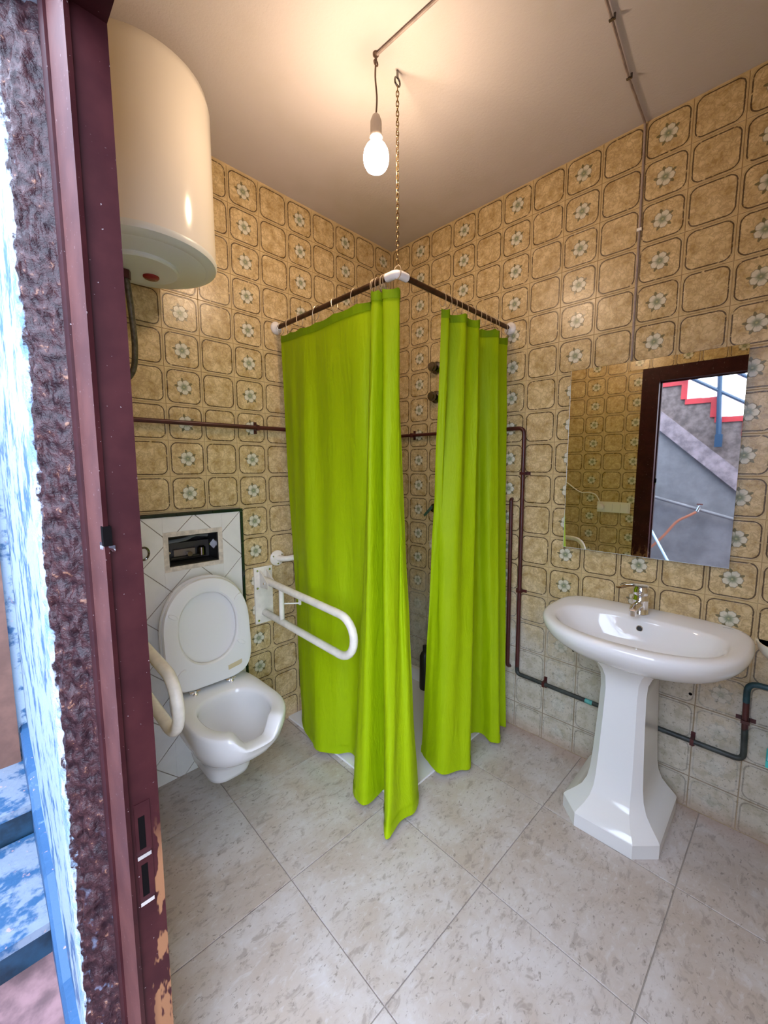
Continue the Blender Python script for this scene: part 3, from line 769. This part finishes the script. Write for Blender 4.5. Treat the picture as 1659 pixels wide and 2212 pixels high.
def clipw(c, along, n):                                          # saddle clip: strap round the pipe plus two ears
    c = Vector(c); a = Vector(along); nn_ = Vector(n); s = a.cross(nn_)
    m = MB()
    def bx(u0, u1, v0, v1, w0, w1):
        m.add([tuple(c + a*u + s*v + nn_*w_) for u in (u0, u1) for v in (v0, v1) for w_ in (w0, w1)], [(0, 1, 3, 2), (4, 6, 7, 5), (0, 4, 5, 1), (2, 3, 7, 6), (0, 2, 6, 4), (1, 5, 7, 3)])
    bx(-.007, .007, -.028, .028, -.024, -.019)
    bx(-.006, .006, -.0125, .0125, -.02, .0125)
    part('pipe_clip', m, 'maroon_pipe', wp, 0)
clipw((-.953, PO, 1.555), (1, 0, 0), (0, -1, 0)); clipw((-.25, PO, 1.56), (1, 0, 0), (0, -1, 0)); clipw((-1.5, PO, 1.553), (1, 0, 0), (0, -1, 0))
for y, z, al in ((-.20, 1.559, (0, 1, 0)), (-.9235, .742, (0, 0, 1)), (-.920, 1.336, (0, 0, 1)), (-1.068, .303, (0, 1, 0)), (-1.66, .297, (0, 1, 0)), (-1.807, .448, (0, 0, 1))):
    clipw((PO, y, z), al, (-1, 0, 0))
solo('riser_pipe', MB().tube(fillet([(.0, -.855, 1.205), (PO, -.862, 1.203), (PO, -.866, .9), (PO, -.872, .33), (.002, -.873, .32)], .025), PR, 10), 'maroon_pipe', 'short dark pipe rising along right wall at curtain edge', 'pipe')

# ------------------------------------------------------------------ basin
basin = thing('wash_basin', 'white oval wash basin on pedestal below the mirror', 'basin', (0, -1.485, .75))
YC = -1.487
def bo(z, a, xf, xb, x0=-.20, nf=2.3, nb=4, N=80, dz=None, yc=YC):
    o = []
    for i in range(N):
        t = 2*math.pi*i/N; c, s = math.cos(t), math.sin(t); n = nf if c > 0 else nb
        L = (x0 - xf) if c > 0 else (xb - x0)
        o.append((x0 - math.copysign(L*abs(c)**(2/n), c), yc + a*math.copysign(abs(s)**(2/n), s), z))
    return o
XB = -.0008
bs = MB()
bs.loft([bo(.628, .095, -.275, -.06, -.18), bo(.632, .125, -.30, -.04, -.18), bo(.655, .215, -.375, -.01, -.2), bo(.685, .275, -.435, XB), bo(.712, .305, -.472, XB), bo(.735, .320, -.494, XB), bo(.755, .328, -.506, XB), bo(.770, .330, -.509, XB),
         bo(.780, .327, -.505, XB), bo(.7855, .318, -.496, XB, nb=4.2), bo(.786, .306, -.484, -.012, nb=4.4),
         bo(.785, .276, -.464, -.128, -.27, 2.2, 3.6), bo(.780, .267, -.457, -.136, -.27, 2.2, 3.4), bo(.765, .256, -.447, -.142, -.27, 2.2, 3.0), bo(.735, .235, -.428, -.150, -.27, 2.2, 2.7), bo(.70, .200, -.398, -.163, -.27, 2.1, 2.4), bo(.672, .145, -.355, -.180, -.265, 2), bo(.658, .08, -.310, -.205, -.255, 2, 2), bo(.654, .024, -.273, -.225, -.249, 2, 2)], True, True)
bsn = part('bowl', bs, 'porcelain', basin, 50)
part('overflow_hole', MB().lathe([(.001, 0), (.0095, 0), (.0095, .004), (.001, .004)], (-.147, YC + .004, .742), (-1, 0, .25), 16), 'black', bsn)
part('overflow_ring', MB().tube([(-.1495, YC + .004 + .0105*math.cos(a), .742 + .0105*math.sin(a)) for a in [2*math.pi*i/20 for i in range(20)]], .0018, 6, closed=True), 'chrome', bsn)
part('drain', MB().lathe([(.022, 0), (.020, .003), (.001, .002)], (-.249, YC, .654), n=20), 'chrome', bsn)
part('maker_mark', MB().box((-.045, YC - .265, .7862), (-.048, YC - .235, .7866)), flat('grey_print', (.3, .3, .32), .5), bsn, 0)
# pedestal: chamfered rectangular column flaring to a stepped foot
def oct_(z, x0, x1, hw, ch):
    hw *= .94; y0, y1 = YC + .022 - hw, YC + .022 + hw
    return [(x0, y0 + ch, z), (x0, y1 - ch, z), (x0 + ch, y1, z), (x1, y1, z), (x1, y0, z), (x0 + ch, y0, z)]
pe = MB()
pe.loft([oct_(0, -.412, -.045, .176, .068), oct_(.052, -.412, -.045, .176, .068), oct_(.060, -.406, -.045, .171, .066), oct_(.085, -.372, -.045, .140, .054), oct_(.105, -.345, -.045, .119, .044), oct_(.135, -.322, -.045, .105, .036), oct_(.175, -.308, -.045, .098, .031), oct_(.25, -.298, -.045, .093, .028), oct_(.40, -.285, -.045, .086, .025), oct_(.52, -.277, -.045, .082, .024),
         oct_(.57, -.280, -.045, .086, .025), oct_(.605, -.292, -.045, .100, .028), oct_(.632, -.312, -.045, .120, .034), oct_(.650, -.325, -.045, .130, .038)])
part('pedestal', pe, 'porcelain', basin, 24)
# mixer tap
tap = thing('mixer_tap', 'chrome single lever mixer tap on the wash basin', 'tap', (-.085, YC, .786))
TY = YC + .02; TXX = -.088
part('tap_body', MB().lathe([(.032, .785), (.032, .790), (.0285, .796), (.0285, .835), (.0300, .838), (.0300, .846), (.0270, .850), (.0270, .862)], (TXX, TY, 0), n=28), 'chrome', tap)
part('spout', MB().tube([(TXX - .005, TY, .822), (TXX - .06, TY, .829), (TXX - .095, TY, .829), (TXX - .112, TY, .822)], [.016, .0145, .0135, .0125], 14), 'chrome', tap)
part('spout_nozzle', MB().lathe([(.0115, .802), (.0125, .806), (.0125, .822)], (TXX - .105, TY, 0), n=16), 'chrome', tap)
cpart = part('lever_cap', MB().lathe([(.0285, .863), (.0300, .868), (.0300, .884), (.024, .896), (.010, .902), (.001, .9025)], (TXX, TY, 0), n=28), 'chrome', tap)
lv = []
for d, hw, z, th in ((.01, .022, .897, .006), (-.03, .023, .905, .0055), (-.07, .020, .912, .005), (-.115, .018, .915, .004), (-.145, .012, .912, .003)):
    ty = TY - d*.30; lv.append([(TXX + d, ty - hw, z - th*.4), (TXX + d, ty - hw*.6, z + th), (TXX + d, ty + hw*.6, z + th), (TXX + d, ty + hw, z - th*.4), (TXX + d, ty, z - th)])
part('lever', MB().loft(lv), 'chrome', tap, 50)

# ------------------------------------------------------------------ mirror
mir = thing('wall_mirror', 'frameless rectangular mirror above the basin reflecting the doorway', 'mirror', (-.01, -1.42, 1.4))
part('mirror_backing', MB().box((-.002, -1.710, 1.01), (-.0165, -1.142, 1.78)), 'black', mir, 0)
part('mirror_glass', MB().box((-.0165, -1.722, 1.000), (-.020, -1.128, 1.790)), 'mirror', mir, 0)
eb = MB()
eb.box((-.0162, -1.1285, 1.0), (-.0202, -1.1272, 1.79)).box((-.0162, -1.722, .9988), (-.0202, -1.1272, 1.0003))
part('glass_edge', eb, flat('ground_glass_edge', (.75, .82, .84), .12, .3), mir, 0)

# ------------------------------------------------------------------ shower corner
tray = thing('shower_tray', 'low white square shower tray in the tiled corner', 'shower tray', (-.4, -.4, 0))
part('tray_floor', MB().box((-.812, -.815, .0), (-.0006, -.0006, .010)), 'porcelain', tray, 0)
part('tray_upstand', MB().box((-.03, -.815, .010), (-.0006, -.0006, .085)).box((-.60, -.03, .010), (-.03, -.0006, .085)), 'porcelain', tray, 0)
part('tray_waste', MB().lathe([(.045, .010), (.042, .0125), (.001, .0125)], (-.22, -.22, 0)), 'chrome', tray)
RZ2 = 2.047; EX, EY = -.822, -.815
rod = thing('curtain_rod', 'brown L shaped shower curtain rod with white plastic ends', 'curtain rod', (EX, EY, RZ2))
part('rail', MB().tube([(EX, -.014, RZ2), (EX, EY + .02, RZ2)], .0105, 14), 'rod', rod)
part('rail', MB().tube([(EX + .02, EY, RZ2), (-.014, EY, RZ2)], .0105, 14), 'rod', rod)
part('elbow', MB().tube(fillet([(EX, EY + .05, RZ2), (EX, EY, RZ2), (EX + .05, EY, RZ2)], .035, 8), .0155, 16), 'white_plastic', rod)
part('end_flange', MB().lathe([(.030, 0), (.030, .006), (.024, .014), (.015, .022), (.014, .028)], (EX, -.0006, RZ2), (0, -1, 0), 28), 'white_plastic', rod)
part('end_flange', MB().lathe([(.030, 0), (.030, .006), (.024, .014), (.015, .022), (.014, .028)], (-.0006, EY, RZ2), (-1, 0, 0), 28), 'white_plastic', rod)
# hanging chain
ch = thing('hanging_chain', 'thin brass chain hanging from ceiling to hold up the curtain rod', 'chain', (EX, EY, RZ2))
CHX, CHY = EX - .003, EY - .002
part('eye_screw', MB().tube([(CHX, CHY, H + .006), (CHX, CHY, H - .018)], .004, 8).tube([(CHX + .0125*math.cos(a), CHY + .0*math.sin(a), H - .030 + .0125*math.sin(a)) for a in [2*math.pi*i/20 for i in range(20)]], .0032, 8, closed=True), 'darkchrome', ch)
def link_mesh():
    p = []
    for i in range(16):
        a = 2*math.pi*i/16; p.append((.0048*math.cos(a), 0, .0105*math.sin(a) if True else 0))
    return MB().tube(p, .0016, 6, closed=True).mesh('chain_link', ['brass'], 60)
lm = link_mesh(); z = H - .052; i = 0
while z > RZ2 + .028:
    o = link('chain_link', lm, ch); o.matrix_parent_inverse = Matrix.Translation(-ch.location)
    o.location = (CHX + (EX - CHX)*(H - z)/.63, CHY, z); o.rotation_euler = (0, 0, math.radians(45 + (90 if i % 2 else 0) + i*3)); z -= .0152; i += 1
part('rod_loop', MB().tube([(EX + .007*0, EY + .0185*math.cos(a), RZ2 + .004 + .0225*math.sin(a)) for a in [2*math.pi*i/20 for i in range(20)]], .0016, 6, closed=True), 'wire', ch)

# curtains: control columns, top point and bottom point of each
def sheet(name, tops, bots, label, rings, gl, glabel, sub=7, rows=54, seed=0, late={}):
    EXP = [p.x for p in crom([(late.get(q, 1.25), 0, 0) for q in range(len(tops))], sub)]   # how late each column swings out
    A = crom(tops, sub); B = crom(bots, sub); n = len(A); vs, fs = [], []
    for k in range(rows + 1):
        t = k/rows
        for i in range(n):
            e = t**max(1.0, EXP[i])
            p = A[i].lerp(B[i], e); p.z = A[i].z + (B[i].z - A[i].z)*t
            a = mnoise.noise(Vector((i*.11 + seed, t*2.2, seed))) * .020 * math.sin(math.pi*min(1, t*1.1))
            b = mnoise.noise(Vector((i*.33 + seed, t*9, seed + 4))) * .0025 * (t > .03)
            a += (math.sin(i*.62 + 1.3*math.sin(t*2 + i*.05))*.0045 + math.sin(i*.27 + t*1.5 + seed)*.006)*min(1, t*5)*(1 - .5*t)
            vs.append((p.x + a + b, p.y + a*.6 - b, p.z - (.007*abs(math.sin(i*math.pi/7.0)) if k == 0 else 0)))
    for k in range(rows):
        for i in range(n - 1): fs.append((k*n + i, k*n + i + 1, (k + 1)*n + i + 1, (k + 1)*n + i))
    th = thing(name, label, 'shower curtain', (sum(p.x for p in A)/n, sum(p.y for p in A)/n, 0))
    me = MB().add(vs, fs).mesh('fabric', ['curtain'], 75); o = link('fabric', me, th); o.matrix_parent_inverse = Matrix.Translation(-th.location)
    # stitched hem bands at top and bottom, a doubled layer standing proud of the cloth
    def band(r0_, r1_, nm):
        idx = list(range(r0_*n, (r1_ + 1)*n)); me2 = bpy.data.meshes.new(nm); out = []
        for q in idx: out.append(Vector(vs[q]) + me.vertices[q].normal*.0022)
        for q in idx: out.append(Vector(vs[q]) - me.vertices[q].normal*.0022)
        m_ = r1_ - r0_; ff_ = []; L = len(idx)
        for s_ in (0, L):
            for k in range(m_):
                for i in range(n - 1): ff_.append((s_ + k*n + i, s_ + k*n + i + 1, s_ + (k + 1)*n + i + 1, s_ + (k + 1)*n + i))
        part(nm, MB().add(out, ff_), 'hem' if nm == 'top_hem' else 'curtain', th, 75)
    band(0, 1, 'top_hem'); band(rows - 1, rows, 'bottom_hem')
    for q in rings:
        p = A[min(n - 1, int(q*(n - 1)))]
        along_y = abs(p.x - EX) < .06 and name_dir[name] == 'y'
        c = Vector((EX, max(min(p.y, -.03), EY + .055), RZ2)) if along_y else Vector((min(max(p.x, EX + .055), -.03), EY, RZ2))
        pts = []
        tilt = random.uniform(-.006, .006)
        for i in range(22):
            a = 2*math.pi*i/22; hx = .0165*math.cos(a); hz = -.012 + .0285*math.sin(a)
            pts.append((c.x + hx, c.y + tilt*math.sin(a), c.z + hz) if along_y else (c.x + tilt*math.sin(a), c.y + hx, c.z + hz))
        solo('curtain_ring', MB().tube(pts, .0015, 6, closed=True), 'wire', glabel, 'curtain ring', gl)
    return th
name_dir = {'shower_curtain': 'y'}
lt = [(EX, -.045, 2.005), (EX, -.13, 2.000), (EX - .004, -.22, 1.998), (EX, -.33, 1.996), (EX - .004, -.46, 1.999), (EX, -.60, 2.002), (EX + .020, -.694, 2.004),
      (EX - .016, -.702, 2.006), (EX - .034, -.722, 2.006), (EX - .024, -.742, 2.006), (EX + .022, -.748, 2.004), (EX - .020, -.764, 2.005), (EX + .010, -.810, 2.005), (EX + .030, -.800, 2.004), (EX + .036, -.786, 2.003), (EX + .044, -.770, 2.002)]
lb = [(-.822, -.145, .050), (-.836, -.198, .034), (-.864, -.301, .030), (-.880, -.372, .030), (-.826, -.436, .030), (-.776, -.490, .030), (-.812, -.590, .030),
      (-.905, -.651, .028), (-.938, -.716, .028), (-.917, -.757, .028), (-.815, -.752, .028), (-.905, -.835, .028), (-.978, -.914, .022), (-.898, -.904, .030), (-.820, -.912, .030), (-.760, -.885, .034)]
sheet('shower_curtain', lt, lb, 'lime green shower curtain drawn along rod beside the toilet', [0.0, .06, .13, .2, .27, .33, .40, .47, .53, .6, .67, .74, .82, .9, .97], 'rings of the curtain beside the toilet', 'thin wire ring holding the green curtain beside the toilet', seed=1, late={11: 1.8, 12: 3.2, 13: 2.6, 14: 1.8})
name_dir['shower_curtain'] = 'x'
rt_ = [(-.557, EY + .004, 2.000), (-.530, EY - .016, 2.000), (-.492, EY + .020, 2.000), (-.440, EY - .032, 2.001), (-.388, EY - .008, 2.001), (-.338, EY - .036, 2.001), (-.318, EY + .036, 2.001), (-.268, EY + .030, 2.001), (-.222, EY + .024, 2.001), (-.182, EY - .020, 2.001), (-.150, EY - .024, 2.001), (-.112, EY + .032, 2.001), (-.025, EY, 2.001)]
rb = [(-.540, -.716, .030), (-.561, -.764, .028), (-.582, -.838, .026), (-.558, -.884, .024), (-.505, -.906, .024), (-.455, -.932, .024), (-.318, -.812, .028), (-.245, -.812, .030), (-.224, -.856, .030), (-.236, -.911, .026), (-.206, -.940, .026), (-.106, -.880, .028), (-.090, -.908, .030)]
sheet('shower_curtain', rt_, rb, 'lime green shower curtain bunched against the right tiled wall', [0.02, .12, .2, .26, .33, .42, .55, .62, .70, .8, .88, .97], 'rings of the curtain against the right wall', 'thin wire ring holding the green curtain against right wall', seed=5)

# things inside the shower
def grab(c0, c1, n, label):
    c0, c1, n = Vector(c0), Vector(c1), Vector(n)
    t = thing('grab_rail', label, 'grab rail', (c0 + c1)/2)
    d = (c1 - c0).normalized()
    part('rail_tube', MB().tube(fillet([c0 + n*.004, c0 + n*.055 + d*.012, c1 + n*.055 - d*.012, c1 + n*.004], .03), .015, 14), 'rail_white', t)
    for c in (c0, c1):
        f_ = part('flange', MB().lathe([(.040, 0), (.040, .004), (.034, .010), (.018, .014)], c, n, 28), 'rail_white', t)
        for a in (.6, 2.7, 4.7):
            part('screw', MB().lathe([(.006, 0), (.004, .004), (.001, .0045)], c + n*.0085 + d*.028*math.cos(a) + Vector((0, 0, .028*math.sin(a))), n, 10), 'chrome', f_)
grab((-.855, -.0006, .902), (-.20, -.0006, .902), (0, -1, 0), 'white grab rail on left wall running behind the green curtain')
grab((-.0006, -.364, .902), (-.0006, -.70, .902), (-1, 0, 0), 'white grab rail on right wall inside the shower corner')
def knob(z, label):
    t = thing('shower_valve', label, 'valve', (0, -.362, z), 'dark valves on the shower wall')
    part('rose', MB().lathe([(.036, 0), (.034, .010), (.018, .020)], (-.0006, -.362, z), (-1, 0, 0), 28), 'darkchrome', t)
    part('handle', MB().lathe([(.014, .018), (.020, .024), (.027, .032), (.028, .046), (.022, .056), (.001, .058)], (-.0006, -.362, z), (-1, 0, 0), 10), 'darkchrome', t)
knob(1.934, 'round dark chrome valve, the upper of two on the shower wall'); knob(1.770, 'round dark chrome valve, the lower of two on the shower wall')
sm = thing('shower_mixer', 'dark shower mixer lever on right wall behind the curtain gap', 'tap', (0, -.39, 1.12))
part('mixer_body', MB().lathe([(.038, 0), (.036, .012), (.026, .03), (.026, .05), (.001, .055)], (-.0006, -.392, 1.13), (-1, 0, 0), 24), 'darkchrome', sm)
part('mixer_lever', MB().loft([[(-.05, -.392, 1.135), (-.045, -.38, 1.145), (-.06, -.38, 1.145)], [(-.075, -.345, 1.078), (-.062, -.338, 1.088), (-.08, -.338, 1.088)]]), flat('dark_green_plastic', (.01, .05, .02), .3), sm, 0)
bt2 = thing('shampoo_bottle', 'dark bottle standing on the shower tray edge behind curtains', 'bottle', (-.06, -.34, .012))
part('bottle_body', MB().lathe([(.001, .011), (.030, .011), (.032, .02), (.032, .22), (.02, .245), (.012, .25)], (-.068, -.352, 0), n=20), 'black', bt2)
part('bottle_cap', MB().lathe([(.014, .249), (.014, .285), (.001, .286)], (-.068, -.352, 0), n=16), 'black', bt2)

# ------------------------------------------------------------------ lamp and ceiling cables
lamp = thing('pendant_bulb', 'bare lit light bulb hanging on a thin cord from ceiling', 'light bulb', (-.916, -.807, 2.36))
LX, LY = -.916, -.807
part('ceiling_hook', MB().lathe([(.010, 0), (.010, .006), (.004, .012), (.004, .02)], (LX, LY, H + .004), (0, 0, -1), 14).tube([(LX + .008*math.cos(a), LY, H - .024 + .008*math.sin(a)) for a in [2*math.pi*i/14 for i in range(14)]], .0025, 6, closed=True), 'cord', lamp)
part('cord', MB().tube(crom([(LX, LY, H - .018), (LX - .001, LY + .002, 2.62), (LX + .003, LY - .001, 2.56), (LX, LY, 2.508)], 5), .0028, 8), 'cord', lamp)
part('lamp_holder', MB().lathe([(.005, 2.512), (.012, 2.505), (.0185, 2.488), (.019, 2.450), (.0205, 2.448), (.0205, 2.440), (.016, 2.436)], (LX, LY, 0), n=24), flat('grey_white_lampholder', (.62, .56, .50), .4), lamp)
part('bulb', MB().lathe([(.013, 2.441), (.014, 2.432), (.021, 2.424), (.032, 2.413), (.0395, 2.398), (.0425, 2.380), (.040, 2.362), (.032, 2.347), (.018, 2.338), (.001, 2.336)], (LX, LY, 0), n=28), 'bulb', lamp, 80)
solo('lamp_cable', MB().tube([(LX, LY - .006, H - .003), (-.905, -1.037, H - .002), (-.872, -1.75, H - .002), (-.845, -2.34, H - .002)], .0042, 8), 'cable_grey', 'thin cable along the ceiling leading to the hanging bulb', 'cable')
cb = thing('surface_cable', 'painted cable clipped across ceiling and down the right wall', 'cable', (-.3, -1.36, H))
part('cable_run', MB().tube(fillet([(-1.74, -1.46, H - .003), (-.562, -1.382, H - .003), (-.262, -1.3615, H - .003), (-.008, -1.3545, H - .003), (-.005, -1.3555, 2.62), (-.004, -1.3575, 2.25), (-.003, -1.3575, 1.80)], .012, 4), .0042, 8), 'cable_grey', cb)
for q in ((-1.1, -1.418), (-.505, -1.378), (-.262, -1.362)):
    part('cable_clip', MB().tube([(q[0], q[1] - .009, H + .004), (q[0], q[1] - .009, H - .012)], .0035, 8).box((q[0] - .004, q[1] - .011, H - .010), (q[0] + .004, q[1] + .006, H - .006)), 'darkchrome', cb, 0)
part('cable_clip', MB().box((-.0005, -1.366, 2.293), (-.009, -1.349, 2.303)), 'white_plastic', cb, 0)

# ------------------------------------------------------------------ small things on the right wall and door wall
dish = thing('soap_dish', 'cream plastic bowl shaped dish on right wall beside basin', 'soap dish', (0, -1.885, .74))
half = []
for z, r_, in ((.690, .02), (.700, .045), (.722, .064), (.745, .073), (.757, .075), (.757, .068), (.742, .064), (.72, .052), (.706, .03)):
    half.append([(-.0006 - r_*1.25*math.sin(math.pi*i/20), -1.887 + r_*math.cos(math.pi*i/20), z) for i in range(21)])
part('dish_bowl', MB().loft(half), 'cream', dish, 50)
dp = thing('wall_dispenser', 'pale blue dispenser with teal base fixed low on right wall', 'dispenser', (0, -1.93, .33))
part('dispenser_body', MB().box((-.0006, -1.972, .362), (-.085, -1.874, .55)), 'paleblue', dp, 0)
part('dispenser_base', MB().box((-.0006, -1.976, .340), (-.09, -1.870, .363)), 'teal', dp, 0)
def hole(y, z, r_=.006):
    solo('screw_hole', MB().lathe([(.001, 0), (r_, 0), (r_*.9, .0012), (.001, .0012)], (-.0001, y, z), (-1, 0, 0), 12), 'hole', 'small dark drill hole in tiles between pedestal and green curtain' if y > -1.4 else 'small dark drill hole in tiles between pedestal and bent pipe', 'hole', 'drill holes below the basin')
for q in ((1,-1.190, .507), (1, -1.640, .536), (1, -1.640, .475), (1, -1.655, .59)): hole(q[1], q[2])
sk = thing('socket_panel', 'white socket strip with plug on the wall beside the door', 'socket', (DW, -.86, 1.0))
part('back_plate', MB().box((DW + .0004, -.975, 1.0), (DW + .012, -.735, 1.085)), 'white_plastic', sk, 0)
for i in range(3):
    part('socket_cover', MB().box((DW + .011, -.965 + i*.058, 1.012), (DW + .019, -.912 + i*.058, 1.073)), 'white_plastic', sk, 0)
part('plug', MB().lathe([(.026, 0), (.024, .025), (.012, .032), (.001, .033)], (DW + .011, -.765, 1.042), (1, 0, 0), 20), 'white_plastic', sk)
solo('power_cable', MB().tube(crom([(DW + .036, -.764, 1.046), (DW + .03, -.755, 1.09), (DW + .02, -.72, 1.14), (DW + .012, -.66, 1.155), (DW + .010, -.60, 1.155), (DW + .010, -.52, 1.205), (DW + .010, -.42, 1.30), (DW + .010, -.33, 1.55), (DW + .010, -.30, 2.03), (DW + .03, -.27, 2.10)], 6), .0045, 8), 'white_plastic', 'white power cable rising from the socket strip to the heater', 'cable')
